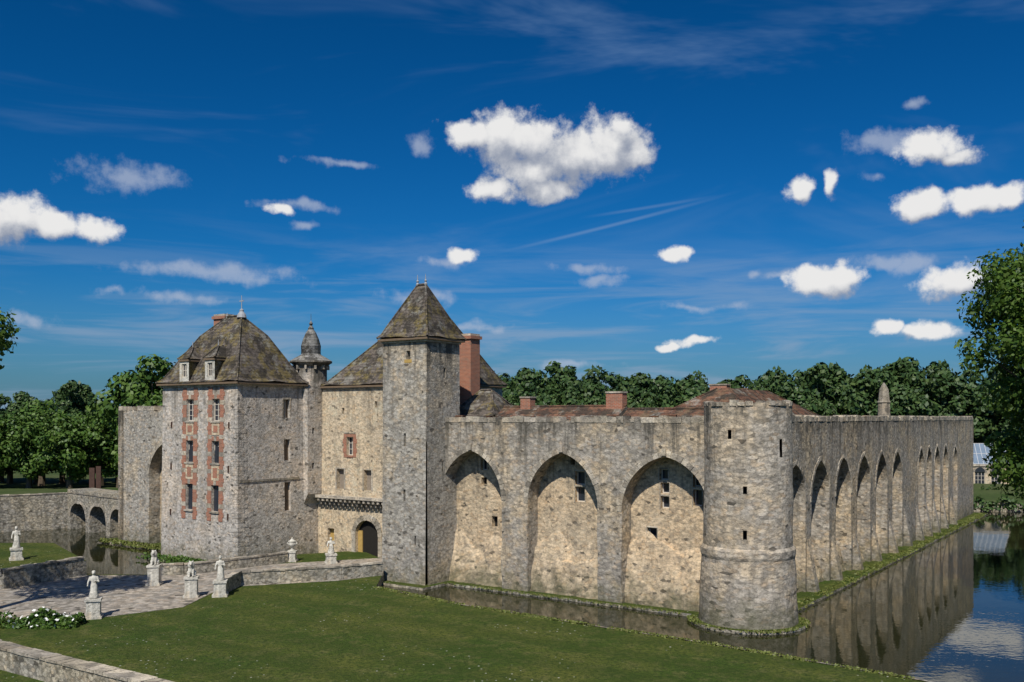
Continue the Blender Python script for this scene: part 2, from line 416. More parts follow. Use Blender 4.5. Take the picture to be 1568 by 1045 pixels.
# right curtain (x=0, y 0..88.6)
mb=MB(); frr=right(0,0)
ar=[(1.8,6.6,7.3,3.1),(7.6,12.4,7.3,3.1),(13.9,18.7,7.2,3.3),(20.6,25.3,7.2,3.3),(27.3,31.9,7.2,3.3),(34.0,38.5,7.2,3.3),(40.6,44.9,7.3,3.2),
    (52.6,55.8,7.6,2.9),(56.9,60.1,7.6,2.9),(61.5,64.8,7.6,2.9),(66.7,70.0,7.6,2.9),(73.5,76.3,7.8,2.4)]
arcade(mb,frr,88.6,13.9,ar,1.9,'curtain',9,.12)
for a in ar: voussoirs(mb,frr,*a,t=.35,n=8)
coping(mb,frr,88,14.0,-1.0,.03,sd=8,hmax=.24)
P_=[7.1,13.1,19.65,26.3,32.95,39.55,45.9,51.8,56.35,60.8,65.8,71.5]
for p in P_:
    w=.4
    z0,z1=-.3,3.6+random.uniform(-.5,.8); d=.9
    A=[W(frr,p-w,0.0,z0),W(frr,p-w,d,z0),W(frr,p-w,.02,z1)]; B=[W(frr,p+w,0,z0),W(frr,p+w,d,z0),W(frr,p+w,.02,z1)]
    mb.face(A,'curtain'); mb.face(B,'curtain'); mb.face([A[1],B[1],B[2],A[2]],'curtain')
mb.obj('side_curtain_arcade',castle)
mb=MB(); fr3=right(-1.9,0)
rh=[]
for i,a in enumerate(ar):
    c=(a[0]+a[1])/2
    rh.append((c-.25,c+.25,6.5+(i%3)*.6,7.9+(i%3)*.6,'dark'))
wall(mb,fr3,88.6,-.3,13.8,rh,'recess',.5)
for k,a in enumerate(ar): talus(mb,fr3,a[0]-.2,a[1]+.2,1.6,.02,3.6,'recess',k+9)
mb.box(-3.2,-2.5,0.5,88.0,-.3,13.85,'curtain')
mb.box(-75,-.02,87.4,88.58,-.3,13.7,'curtain')
mb.box(-75,-73.8,1.4,87.39,-.3,13.7,'curtain')
mb.obj('recessed_side_wall',castle)
# west part of front curtain
mb=MB(); fw=front(-73.8,0)
wa=[(5.7,10.9,7.4,3.8)]
arcade(mb,fw,15.5,15.0,wa,1.4,'tower',21,.2)
voussoirs(mb,fw,*wa[0]); coping(mb,fw,15.4,15.1,-1.2,.03,sd=5)
wall(mb,front(-73.8,1.4),15.5,-.3,14.8,[],'recess')
mb.box(-73.8,-58.3,2.0,2.6,-.3,14.6,'curtain')
fe=((-73.8,3.4),(0,-1),(-1,0))
mb.fbox(fe,0,3.4,-1,0.02,-.3,14.9,'curtain')
mb.obj('west_curtain_wall',castle)

# round tower
mb=MB(); seg=72
zs=[-.3,1.0,2.2,3.4,4.55,4.75,5.15,5.35,6.0,6.6,7.4,8.2,9.0,9.5,10.3,11.4,12.0,12.6,13.2,14.0,14.7]
def rr(z):
    if z<4.6: return 3.36-.26*(z+.3)/4.9
    if z<5.25: return 3.17
    return 2.98-.08*(z-5.3)/9.4
R=random.Random(4); tops=[15.0+R.uniform(-.1,.12)+(.0 if not(i%12==7) else -.5) for i in range(seg)]
ringsz=[]
for z in zs+[None]:
    row=[]
    for k in range(seg):
        t=2*math.pi*k/seg; zz=tops[k] if z is None else z
        r=rr(zz)+noise.noise(Vector((math.cos(t)*2.5,math.sin(t)*2.5,zz*.7)))*.09
        row.append((r*math.cos(t),r*math.sin(t),zz))
    ringsz.append(row)
def tk(worlddeg): 
    t=math.radians(worlddeg)-ANG; return int(round((t%(2*math.pi))/(2*math.pi)*seg))%seg
slits={(tk(-60),15),(tk(-60),16),(tk(-108),12),(tk(-108),8),(tk(-132),17)}
for a in range(len(ringsz)-1):
    for b in range(seg):
        if (b,a) in slits: continue
        c=(b+1)%seg
        mb.face([ringsz[a][b],ringsz[a][c],ringsz[a+1][c],ringsz[a+1][b]],'round')
inner=[[(2.45*math.cos(2*math.pi*k/seg),2.45*math.sin(2*math.pi*k/seg),z) for k in range(seg)] for z in(-.3,14)]
mb.grid(inner,'dark',True); mb.face(inner[1],'paving')
mb.grid([inner[1],[(p[0],p[1],tops[i]) for i,p in enumerate(inner[1])]],'round',True)
mb.grid([[(p[0],p[1],tops[i]) for i,p in enumerate(inner[1])],ringsz[-1]],'round',True)
for b in range(0,seg,2):
    if R.random()<.8:
        t=2*math.pi*(b+.5)/seg; frt=((0,0),(-math.sin(t),math.cos(t)),(math.cos(t),math.sin(t)))
        mb.fbox(frt,-.24,.24,2.5,2.96,14.8,tops[b]+R.uniform(.03,.14),'block',.03)
mb.obj('round_corner_tower',castle)

# square tower
mb=MB(); x0,x1,y0,y1=-31.4,-26.6,-2.4,2.0
wall(mb,front(x0,y0),4.8,-.3,20.3,[(2.6,3.0,18.9,19.6,'dark'),(2.35,2.6,11.6,12.7,'dark'),(2.35,2.6,7.0,8.0,'dark'),(3.6,3.8,3.4,4.2,'dark')],'tower',.4,batter=.18)
wall(mb,right(x1,y0),4.4,-.3,20.3,[(2.2,2.5,17.4,18.2,'dark'),(2.0,2.2,9.5,10.4,'dark')],'tower',.4,batter=.12)
wall(mb,((x0,y1),(0,-1),(-1,0)),4.4,-.3,20.3,[],'tower'); wall(mb,((x1,y1),(-1,0),(0,1)),4.8,-.3,20.3,[],'tower')
quoins(mb,x1,y0,-1,1,12,20.1,'tower'); quoins(mb,x0,y0,1,1,12,20.1,'tower')
mb.fbox(front(x0,y0),2.4,3.2,-.1,.04,18.6,18.88,'ochre')
mb.box(x0-.1,x1+.1,y0-.1,y1+.1,20.31,20.5,'block')
mb.obj('square_tower_shaft',castle)
mb=MB()
cx,cy=(x0+x1)/2,(y0+y1)/2
hiproof(mb,x0,x1,y0,y1,20.75,cx-.45,cx+.45,cy,cy,25.4,'tileg',.4,((0,0),(.12,.07),(.3,.27),(1,1)))
for dx in(-.45,.45):
    mb.lathe((cx+dx,cy,25.35),[(.12,0),(.16,.12),(.06,.25),(.13,.38),(.04,.5),(.02,.95)],'lead',8)
mb.obj('square_tower_roof',castle)

# manor house
HX0,HX1,HY0,HY1=-59.0,-47.6,-4.6,5.3
mb=MB(); fh=front(HX0,HY0)
wc=[4.4,8.3]; rowsz=[(5.1,7.6),(9.7,11.8),(13.7,15.8)]
holes=[(c-.55,c+.55,z0,z1) for c in wc for z0,z1 in rowsz]
wall(mb,fh,11.4,-.3,17.2,holes,'house',.3,bars=(1,3),batter=.25)
frh=right(HX1,HY0)
holes2=[(5.5,6.3,4.9,7.7,'wood'),(5.5,6.3,9.8,11.9,'wood'),(5.5,6.3,14.0,15.8,'wood')]
wall(mb,frh,9.9,-.3,17.2,holes2,'house',.3,batter=.3)
fl=right(HX1+.75,HY0+8.0)
wall(mb,fl,1.88,6.4,16.9,[(.6,.9,12.4,13.0,'dark'),(.6,.9,8.9,9.5,'dark')],'house',.3)
mb.face([(HX1,HY0+8,6.4),(HX1+.75,HY0+8,6.4),(HX1+.75,HY0+8,16.9),(HX1,HY0+8,16.9)],'house')
mb.face([(HX1,HY0+8,5.4),(HX1+.3,HY0+8,5.6),(HX1+.75,HY0+8,6.4),(HX1,HY0+8,6.4)],'house')
mb.face([(HX1+.1,HY0+8,5.2),(HX1+.75,HY0+8,6.4),(HX1+.75,HY0+9.88,6.4),(HX1+.1,HY0+9.88,5.2)],'house')
for h in holes2[:3]:
    mb.fbox(frh,h[0]-.16,h[0]-.01,-.1,.06,h[2]-.1,h[3]+.18,'block'); mb.fbox(frh,h[1]+.01,h[1]+.16,-.1,.06,h[2]-.1,h[3]+.18,'block'); mb.fbox(frh,h[0],h[1],-.1,.06,h[3]+.01,h[3]+.18,'block')
    mb.fbox(frh,(h[0]+h[1])/2-.04,(h[0]+h[1])/2+.04,-.28,-.2,h[2],h[3],'frame')
wall(mb,((HX0,HY1),(0,-1),(-1,0)),9.9,-.3,17.2,[],'house'); wall(mb,((HX1,HY1),(-1,0),(0,1)),11.4,-.3,17.2,[],'house')
mb.fbox(frh,0,7.4,-.1,.24,7.95,8.15,'block')
quoins(mb,HX0,HY0-.0,1,1,8,17.0)
z=-.2;k=0
while z<17:
    l=(.95,.55)[k%2]; l2=(.55,.95)[k%2]; b=.27*(1-(z+.3)/17.5)
    mb.box(HX1-l,HX1+b*1.15+.02,HY0-b-.02,HY0+l2,z+.012,z+.42,'house'); z+=.44;k+=1
mb.box(HX0-.12,HX1+.12,HY0-.12,HY1,17.0,17.25,'block')
def bat(z): return .25*max(0,1-(z+.3)/17.5)
for c in wc:
    for sgn in(-1,1):
        a0,a1=sorted((c+sgn*.56,c+sgn*1.12)); z=4.2;k=0
        while z<16.6:
            pale=(k%4==3)
            e=.05+bat(z); ex=.14 if k%2 else 0
            aa0,aa1=(a0-ex,a1) if sgn<0 else (a0,a1+ex)
            mb.fbox(fh,aa0,aa1,-.05,e,z,z+.40,'block' if pale else 'brick'); z+=.41;k+=1
    for z0,z1 in rowsz:
        mb.fbox(fh,c-.555,c+.555,-.05,.06+bat(z1),z1+.01,z1+.42,'brick')
        mb.fbox(fh,c-.18,c+.18,-.05,.1+bat(z1),z1+.0,z1+.46,'block')
        mb.fbox(fh,c-.7,c+.7,-.05,.14+bat(z0),z0-.16,z0-.01,'block')
    for (za,zb) in((7.95,9.5),(12.25,13.5)):
        mb.fbox(fh,c-.555,c+.555,-.05,.045+bat(za),za+.1,zb,'cream')
        mb.fbox(fh,c-.3,c+.3,-.05,.07+bat(za),za+.35,zb-.25,'brick')
for z in (4.4,8.9,13.0): mb.fbox(fh,1.5,1.6,.0,.12+bat(z),z,z+.6,'steel'); mb.fbox(fh,10.2,10.3,.0,.12+bat(z),z,z+.6,'steel')
mb.obj('manor_house_walls',castle)
mb=MB()
hiproof(mb,HX0,HX1,HY0,3.3,17.45,-53.9,-51.7,-.8,-.8,24.1,'tileg',.5,((0,0),(.1,.05),(.3,.3),(.62,.70),(1,1)))
mb.lathe((-51.7,-.8,23.9),[(.5,0),(.42,.3),(.2,.6),(.22,.75),(.05,.9),(.03,2.2)],'lead',10)
mb.lathe((-53.9,-.8,23.9),[(.12,0),(.1,.3),(.02,.6)],'lead',8)
mb.fbox(front(-51.7,-.8),-.3,.3,-.03,.03,25.5,25.6,'lead')
mb.box(-58.6,-56.8,1.2,2.4,18,24.3,'brick'); mb.box(-58.75,-56.65,1.05,2.55,24.3,24.6,'brick'); mb.box(-58.6,-56.8,1.2,2.4,24.61,24.8,'block')
for dx in(-55.2,-51.3):
    yf=-4.9; w=.72
    wall(mb,front(dx-w,yf),2*w,17.55,19.55,[(.36,2*w-.36,17.95,19.25)],'statue',.2,bars=(1,1))
    for sg in(-w,w): mb.face([(dx+sg,yf,17.55),(dx+sg,-2.6,19.55),(dx+sg,yf,19.55)],'tileg')
    hiproof(mb,dx-w,dx+w,yf,-2.6,19.75,dx-.05,dx+.05,-3.9,-2.9,20.9,'tileg',.16,sag=0)
    mb.tube((dx,-3.9,20.8),(dx,-3.9,21.5),.06,.03,'lead')
mb.obj('manor_house_roof',castle)

# gatehouse wing
GY=5.3
mb=MB(); fg=front(-47.6,GY); gw=17.0
gate=(5.5,8.5,.3,4.0)
holes=[(4.25,5.15,10.3,12.1),(2.9,3.9,6.9,8.9,'shutter'),(6.6,7.6,6.9,8.9,'shutter'),(1.6,2.5,1.0,2.9,'ochre'),(3.6,3.9,14.4,15.0,'dark'),(8.0,8.3,15.0,15.6,'dark')]
wall(mb,fg,gw,-.3,17.0,holes+[(gate[0],gate[1],gate[2],gate[3],'dark')],'cream',.4,bars=(1,2))
P=arcpts(gate[0],gate[1],gate[3]-1.5,1.5,9)
for i in range(len(P)-1):
    p,q=P[i],P[i+1]
    mb.face([W(fg,p[0],0.0,p[1]),W(fg,q[0],0,q[1]),W(fg,q[0],0,gate[3]),W(fg,p[0],0,gate[3])],'cream')
    mb.face([W(fg,p[0],0,p[1]),W(fg,q[0],0,q[1]),W(fg,q[0],-.39,q[1]),W(fg,p[0],-.39,p[1])],'cream')
voussoirs(mb,fg,gate[0]-.02,gate[1]+.02,gate[3]-1.5,1.5,t=.55,n=7,d0=-.1,pr=.1)
mb.fbox(fg,gate[0]-.5,gate[0]-.01,-.1,.1,.3,2.5,'block'); mb.fbox(fg,gate[1]+.01,gate[1]+.5,-.1,.1,.3,2.5,'block')
mb.fbox(fg,gate[0]+.02,gate[0]+.6,-.38,-.28,.3,2.9,'ochre')
h=holes[0]
for sgn in(-1,1):
    for k in range(5):
        w=.5 if k%2 else .38; a0,a1=((h[0]-w,h[0]-.01) if sgn<0 else (h[1]+.01,h[1]+w))
        mb.fbox(fg,a0,a1,-.05,.04,h[2]-.2+k*.46,h[2]+.25+k*.46,'brick')
mb.fbox(fg,h[0],h[1],-.05,.04,h[3]+.01,h[3]+.35,'brick'); mb.fbox(fg,h[0]-.3,h[1]+.3,-.05,.1,h[3]+.36,h[3]+.5,'block'); mb.fbox(fg,h[0],h[1],-.05,.1,h[2]-.2,h[2]-.01,'brick')
for h in holes[1:3]:
    mb.fbox(fg,h[0]-.18,h[0]-.01,-.05,.05,h[2],h[3]+.15,'block'); mb.fbox(fg,h[1]+.01,h[1]+.18,-.05,.05,h[2],h[3]+.15,'block'); mb.fbox(fg,h[0],h[1],-.05,.05,h[3]+.01,h[3]+.15,'block')
a=.9
while a<9.8:
    mb.fbox(fg,a,a+.26,-.05,.75,5.7,6.0,'block'); mb.fbox(fg,a,a+.26,-.05,.45,5.35,5.69,'block'); mb.fbox(fg,a,a+.26,-.05,.2,5.05,5.34,'block'); a+=.62
mb.fbox(fg,.7,10.2,-.05,.85,6.01,6.28,'block')
wall(mb,right(-30.6,GY),8.7,-.3,17,[],'cream'); wall(mb,((-30.6,14),(-1,0),(0,1)),17,-.3,17,[],'cream'); wall(mb,((-47.6,14),(0,-1),(-1,0)),8.7,-.3,17,[],'cream')
mb.box(-46.7,-30.5,GY-.12,GY+.3,16.85,17.02,'block')
mb.box(-31.2,-30.4,2.0,5.29,-.3,14.5,'curtain')
mb.obj('gatehouse_walls',castle)
mb=MB()
hiproof(mb,-46.6,-30.6,GY,14,17.25,-40.2,-33.5,9.6,9.6,23.4,'tileg',.35)
mb.obj('gatehouse_roof',castle)
# stair turret
mb=MB(); c=(-48.3,5.2,0)
mb.lathe(c,[(1.1,15.4),(1.45,16.3),(1.62,17.2),(1.62,19.2),(1.8,19.35),(1.95,19.5),(2.15,19.6),(2.15,19.75)],'house',20)
mb.lathe(c,[(2.15,19.76),(1.6,20.1),(1.05,20.4),(.98,20.5),(.98,20.9),(1.0,21.3),(.8,22.0),(.5,22.7),(.28,23.0),(.3,23.1),(.12,23.4),(.2,23.6),(.03,23.9),(.02,24.6)],'tileslate',16)
for k in range(12):
    t=k*2*math.pi/12; frt=((c[0],c[1]),(-math.sin(t),math.cos(t)),(math.cos(t),math.sin(t)))
    mb.fbox(frt,-.1,.1,1.5,1.9,18.9,19.3,'block')
mb.obj('stair_turret',castle)
mb=MB()
mb.box(-30.3,-28.6,6.2,7.6,12,21.2,'brick'); mb.box(-30.45,-28.45,6.05,7.75,21.21,21.5,'brick'); mb.box(-30.3,-28.6,6.2,7.6,21.51,21.7,'block')
mb.box(-30.5,-29.9,5.4,6.19,12,18.5,'tower')
mb.obj('brick_chimney_stack',castle)
mb=MB()
hiproof(mb,-29.5,-24.8,4.5,9,14.2,-27.8,-26.6,6.7,6.7,16.5,'tileg',.3); mb.box(-29.4,-24.9,4.6,8.9,0,13.9,'curtain')
def gable(x0,x1,y0,y1,z0,zr,mat):
    ym=(y0+y1)/2; n=14
    for ya,yb in((y0,ym),(y1,ym)):
        rows=[[(x0+(x1-x0)*i/n,ya+(yb-ya)*t,z0+(zr-z0)*t+.08*noise.noise(Vector((i*.7,t*3,1)))) for i in range(n+1)] for t in(0,.5,1)]
        mb.grid(rows,mat)
    mb.face([(x0,y0,z0),(x0,ym,zr),(x0,y1,z0)],'curtain'); mb.face([(x1,y0,z0),(x1,ym,zr),(x1,y1,z0)],'curtain')
    mb.tube((x0,ym,zr),(x1,ym,zr),.12,.12,mat)
    mb.box(x0+.05,x1-.05,y0+.3,y1-.3,0,z0-.1,'curtain')
gable(-24.5,-12.4,2.9,8.5,13.3,14.95,'tiler')
hiproof(mb,-12.3,-3.4,9,30.5,13.5,-8.0,-6.9,13.8,22.5,16.5,'tiler',.3,((0,0),(.5,.5),(1,1)))
mb.box(-12.2,-3.5,9.1,30.4,0,13.3,'curtain')
gable(-12.3,-3.4,3.0,8.6,13.3,14.7,'tiler')
for (x,y,w,zt) in((-22.0,5.7,1.0,15.7),(-13.3,5.7,1.5,16.0),(-9.5,18.0,1.6,16.9)):
    mb.box(x-w/2,x+w/2,y-.4,y+.4,13,zt,'brick'); mb.box(x-w/2-.06,x+w/2+.06,y-.46,y+.46,zt+.01,zt+.14,'block')
mb.lathe((-2.4,47,13),[(.7,0),(.65,2.6),(.75,2.7),(.62,2.9),(.5,4.1),(.25,4.6),(.05,4.9)],'block',8)
mb.obj('courtyard_ranges',castle)

# ------------------------------------------------------------ terrain
def rampz(x,y):
    t=max(0,min(1,(x+50)/100)); return 4.0*(1-t)+1.3*t
edge=[(-10.9,79.6),(-10.6,74.3),(-3.9,67.6),(4.8,60.8),(11.3,55.9),(20.3,48.2),(30,39),(45,24)]
lawnp=edge+[(60,0),(60,-60),(-150,-60),(-150,62),(-60,70),(-41,76),(-35.5,80.3),(-30.5,80.3),(-28,86),(-25,90),(-15,95),(-10.6,86)]
slab('lawn',lawnp,.8,-1.4,'lawn','rubble')
pav=[(-75,66),(-45,63.2),(-27.6,62.6),(-22.9,66.5),(-22.4,74.3),(-14,77.3),(-11,79.9),(-11.5,90),(-24.5,84.6),(-30.3,79.7),(-35.9,79.8),(-39.5,73),(-75,69)]
slab('cobbled_forecourt',pav,.83,.7,'paving','paving')
slab('garden_terrace',[(-39,73.2),(-35.7,80),(-44,91.5),(-90,91.5),(-90,66)],2.0,-1.4,'lawn','rubble')
gp=[(-1500,40),(-90,104),(-63,117),(-55,122.5),(-30,150),(0,165),(60,144),(79,141),(66,108),(43,66),(36,50),(66,10),(1500,10),(2500,3500),(-2500,3500)]
slab('ground',gp,rampz,-1.4,'ground','rubble')
isl=[(-26,-.6),(-3.9,-.6)]
for k in range(13):
    t=math.radians(200+k*15); isl.append((3.9*math.cos(t),3.9*math.sin(t)))
isl+=[(1.7,4.6),(1.7,90),(-76,90),(-76,-1.2),(-60,-1.5),(-60,-6),(-46,-6),(-46,-3.4),(-26,-3.6)]
slab('castle_bank',[L2W(*p) for p in isl],.2,-1.4,'lawn','rubble')
mb=MB(); mb.face([(-260,-40,0),(260,-40,0),(260,210,0),(-260,210,0)],'water'); mb.obj('moat_water')
mb=MB(); mb.face([(-3000,-500,-1.5),(3000,-500,-1.5),(3000,4000,-1.5),(-3000,4000,-1.5)],'ground'); mb.obj('moat_bed_terrain')

def lowwall(name,pts,z0,h,th,mat='rubble',cop=True,sd=0):
    mb=MB(); R=random.Random(sd)
    for i in range(len(pts)-1):
        p,q=Vector(pts[i]),Vector(pts[i+1]); d=(q-p); L=d.length; d/=L; fr=((p.x,p.y),(d.x,d.y),(d.y,-d.x))
        mb.fbox(fr,0 if i==0 else .003,L,-th/2,th/2,z0,z0+h,mat)
        if cop:
            a=0
            while a<L:
                w=R.uniform(.5,1.1); b=min(L,a+w)
                mb.fbox(fr,a,b-.03,-th/2-.06,th/2+.06,z0+h+.002,z0+h+R.uniform(.1,.17),'block',.015); a=b
    return mb.obj(name)
lowwall('moat_edge_kerb',edge[1:],.7,.10,.28,'rubble',False,2)
lowwall('causeway_parapet_wall',[(-10.9,80.1),(-14,77.9),(-21.5,75.2),(-21.7,71.4)],.8,1.0,.4,sd=3)
lowwall('causeway_parapet_wall',[(-30.2,79.7),(-27.6,80.2),(-24.4,83.0),(-20.6,87.2)],.8,.85,.4,sd=4)
lowwall('rubble_garden_wall',[(-31.5,53.6),(-27.2,50.7),(-12.5,41.0)],.7,1.15,.8,sd=6)
lowwall('garden_retaining_wall',[(-95,102),(-63,116.6),(-55,122)],-1,5.4,.6,sd=7)
lowwall('terrace_parapet_wall',[(-60,68.6),(-39.2,73.3),(-36.0,79.9)],1.9,.35,.4,sd=9)

# bridge on the left
bA=Vector((-55,121.5)); bB=Vector(L2W(-73.0,3.0)); d=(bB-bA); BL=d.length; d/=BL
br=empty('stone_bridge',(bA.x,bA.y,0),math.atan2(d.y,d.x)); mb=MB(); fb=((0,-1.6),(1,0),(0,-1))
arcb=[(.8+i*(BL-1)/3,.8+i*(BL-1)/3+(BL-1)/3-1.1,1.6,1.7) for i in range(3)]
def arcade2(mb,fr,W_,ztop,arches,depth,mat):
    out=[(0,-.3)]
    for (a0,a1,zs,ri) in arches: out+=[(a0,-.3)]+arcpts(a0,a1,zs,ri)+[(a1,-.3)]
    out+=[(W_,-.3),(W_,ztop),(0,ztop)]
    for dd in (0,-depth): mb.tess(out,mat,lambda p:W(fr,p[0],dd,p[1]))
    for i in range(len(out)):
        p,q=out[i],out[(i+1)%len(out)]
        mb.face([W(fr,p[0],0,p[1]),W(fr,q[0],0,q[1]),W(fr,q[0],-depth,q[1]),W(fr,p[0],-depth,p[1])],mat)
arcade2(mb,fb,BL,5.0,arcb,3.2,'rubble')
for a_ in arcb: voussoirs(mb,fb,*a_,t=.35,n=6)
mb.fbox(fb,0,BL,-3.3,.08,4.55,4.7,'block')
mb.obj('bridge_arches',br)

mb=MB(); fr_=((-55.8,126),(1,0),(0,-1))
mb.fbox(fr_,0,.7,0,.18,3,7.4,'steel'); mb.fbox(fr_,.85,1.5,-.1,.1,3,7.6,'steel'); mb.fbox(fr_,-.2,1.7,-.3,.3,3,4.2,'steel'); mb.obj('steel_sculpture')

# orangery
og=empty('orangery',(79.5,166,0),-.25); mb=MB(); fo=front(0,0)
hol=[(1+i*2.6,2.6+i*2.6,1.8,4.6) for i in range(2)]
wall(mb,fo,6.4,.5,5.6,hol,'cream',.25,bars=(2,3))
for h in hol: voussoirs(mb,fo,h[0],h[1],h[3],.8,t=.3,n=5,pr=.06)
for h in hol:
    P=arcpts(h[0],h[1],h[3]+.01,.8,5); mb.face([W(fo,p[0],.02,p[1]) for p in P],'glass')
mb.fbox(fo,-.2,6.6,-.2,.25,5.61,5.9,'block')
wall(mb,((0,7),(0,-1),(-1,0)),7,.5,5.6,[],'cream'); mb.box(0,6.4,6.9,7,.5,5.6,'cream'); mb.box(6.3,6.4,.05,6.89,.5,5.6,'cream')
mb.face([(0,0,5.95),(6.4,0,5.95),(6.4,3.5,9.4),(0,3.5,9.4)],'rglass'); mb.face([(0,7,5.95),(6.4,7,5.95),(6.4,3.5,9.4),(0,3.5,9.4)],'rglass')
mb.face([(0,0,5.95),(0,7,5.95),(0,3.5,9.4)],'rglass'); mb.face([(6.4,0,5.95),(6.4,7,5.95),(6.4,3.5,9.4)],'rglass')
for i in range(9): mb.tube((i*.8,0,6.0),(i*.8,3.5,9.45),.05,.05,'white',4)
for t in(0,.5,1): mb.tube((0,3.5*t,6+3.45*t),(6.4,3.5*t,6+3.45*t),.07,.07,'white',4)
mb.obj('walls_and_glass_roof',og)

# ------------------------------------------------------------ statues
def pedestal(mb,h,w=.9):
    mb.box(-w/2-.12,w/2+.12,-w/2-.12,w/2+.12,-.05,.16,'statue'); mb.box(-w/2-.04,w/2+.04,-w/2-.04,w/2+.04,.161,.27,'statue')
    mb.box(-w/2,w/2,-w/2,w/2,.271,h-.16,'statue'); mb.box(-w/2-.07,w/2+.07,-w/2-.07,w/2+.07,h-.159,h,'statue')
def blob(mb,c,r,seg=12):
    rows=[]
    for j in range(9):
        t=math.pi*(j+.02)/8.04
        rows.append([(c[0]+r[0]*math.sin(t)*math.cos(2*math.pi*k/seg),c[1]+r[1]*math.sin(t)*math.sin(2*math.pi*k/seg),c[2]-r[2]*math.cos(t)) for k in range(seg)])
    mb.grid(rows,'statue',True); mb.face(rows[0],'statue'); mb.face(rows[-1],'statue')
def remesh(o,v=.035):
    m=o.modifiers.new('fuse','REMESH'); m.mode='VOXEL'; m.voxel_size=v; m.use_smooth_shade=True
def figure(name,x,y,z,rot,ph=1.25,s=1.0,kind='figure'):
    e=empty(name,(x,y,z),rot); mb=MB(); pedestal(mb,ph,.85 if kind!='urn' else .7); mb.obj('pedestal',e)
    mb=MB()
    if kind=='figure':
        rows=[]
        for zz,rx,ry,ox in((0,.30,.27,0),(.1,.31,.28,0),(.5,.24,.21,.02),(.85,.22,.18,.03),(1.05,.17,.14,.02),(1.25,.22,.15,0),(1.38,.24,.14,0),(1.46,.12,.1,0),(1.5,.07,.07,0),(1.56,.065,.07,0)):
            rows.append([(ox+rx*math.cos(t)*(1+.07*math.sin(7*t)*(1 if zz<1 else 0)),ry*math.sin(t)*(1+.07*math.cos(6*t)*(1 if zz<1 else 0)),ph+zz*s) for t in [2*math.pi*k/20 for k in range(20)]])
        mb.grid(rows,'statue',True); mb.face(rows[0],'statue'); mb.face(rows[-1],'statue')
        blob(mb,(0,-.02,ph+1.68*s),(.11,.13,.15)); blob(mb,(0,.04,ph+1.72*s),(.13,.13,.12)); blob(mb,(0,-.14,ph+1.66*s),(.025,.04,.03))
        for sg in(-1,1):
            sh=(sg*.22,0,ph+1.36*s); el=(sg*.33,-.02 if sg>0 else -.1,ph+1.06*s); ha=(sg*(.12 if sg>0 else .34),-.24 if sg>0 else -.2,ph+(1.16 if sg>0 else .86)*s)
            mb.tube(sh,el,.075,.06,'statue',8,True); mb.tube(el,ha,.06,.045,'statue',8,True); blob(mb,ha,(.055,.055,.06)); blob(mb,sh,(.085,.085,.085))
        mb.tube((-.16,-.16,ph+.05),(-.1,-.1,ph+.9*s),.07,.05,'statue',6,True)
    elif kind=='lion':
        blob(mb,(0,.22,ph+.28),(.26,.32,.28)); blob(mb,(0,0,ph+.55),(.22,.26,.38)); blob(mb,(0,-.1,ph+.85),(.26,.24,.28)); blob(mb,(0,-.22,ph+1.0),(.15,.18,.16)); blob(mb,(0,-.38,ph+.94),(.085,.12,.085))
        for sg in(-1,1):
            mb.tube((sg*.14,-.12,ph+.6),(sg*.14,-.27,ph+.06),.09,.07,'statue',8,True); blob(mb,(sg*.14,-.33,ph+.06),(.085,.13,.06))
            blob(mb,(sg*.24,.14,ph+.2),(.11,.24,.2)); blob(mb,(sg*.24,-.08,ph+.05),(.08,.16,.06)); blob(mb,(sg*.13,-.14,ph+1.14),(.05,.04,.06))
        mb.tube((0,.5,ph+.1),(.3,.4,ph+.08),.05,.04,'statue',6,True)
    else:
        mb.lathe((0,0,ph),[(.24,0),(.24,.07),(.1,.14),(.08,.24),(.2,.34),(.34,.52),(.36,.66),(.28,.78),(.36,.84),(.36,.9),(.25,.92),(.16,1.02),(.05,1.1),(.08,1.16),(.02,1.22)],'statue',18)
        for sg in(-1,1):
            mb.tube((sg*.32,0,ph+.55),(sg*.46,0,ph+.68),.035,.035,'statue',6,True); mb.tube((sg*.46,0,ph+.68),(sg*.34,0,ph+.84),.035,.03,'statue',6,True)
    o=mb.obj('carving',e,True)
    if kind!='urn': remesh(o)
    return e
figure('stone_statue',-27.6,62.9,.8,.3,1.3,1.0)
figure('stone_statue',-41.9,80.6,2.0,.5,1.0,1.0)
figure('stone_statue',-21.6,70.6,.82,.2,1.15,1.0,'figure')
figure('stone_lion',-23.6,70.2,.82,.2,1.5,1,'lion')
figure('stone_lion',-28.2,75.2,.82,.1,1.6,1,'lion')
figure('stone_urn',-20.2,87.6,.8,0,1.0,1,'urn')
figure('stone_statue',-16.4,86.4,.8,.3,.9,.8)

# ------------------------------------------------------------ foliage
def quadmesh(name,C,Nn,size,mat,aspect=.7,parent=None):
    n=len(C); r=rng.normal(size=(n,3)); Nn=Nn/np.linalg.norm(Nn,axis=1,keepdims=True)
    t=np.cross(Nn,r); t/=np.linalg.norm(t,axis=1,keepdims=True); b=np.cross(Nn,t)
    s=(size*(.6+.8*rng.random(n)))[:,None]; t=t*s*.5; b=b*s*.5*aspect
    V=np.stack([C-t,C-b*.9+t*.1,C+t,C+b*.9-t*.1],1).reshape(-1,3)
    me=bpy.data.meshes.new(name); me.vertices.add(4*n); me.vertices.foreach_set('co',V.astype(np.float32).ravel())
    me.loops.add(4*n); me.loops.foreach_set('vertex_index',np.arange(4*n,dtype=np.int32))
    me.polygons.add(n); me.polygons.foreach_set('loop_start',np.arange(0,4*n,4,dtype=np.int32)); me.polygons.foreach_set('loop_total',np.full(n,4,dtype=np.int32))
    me.materials.append(M[mat]); me.update(calc_edges=True); return me
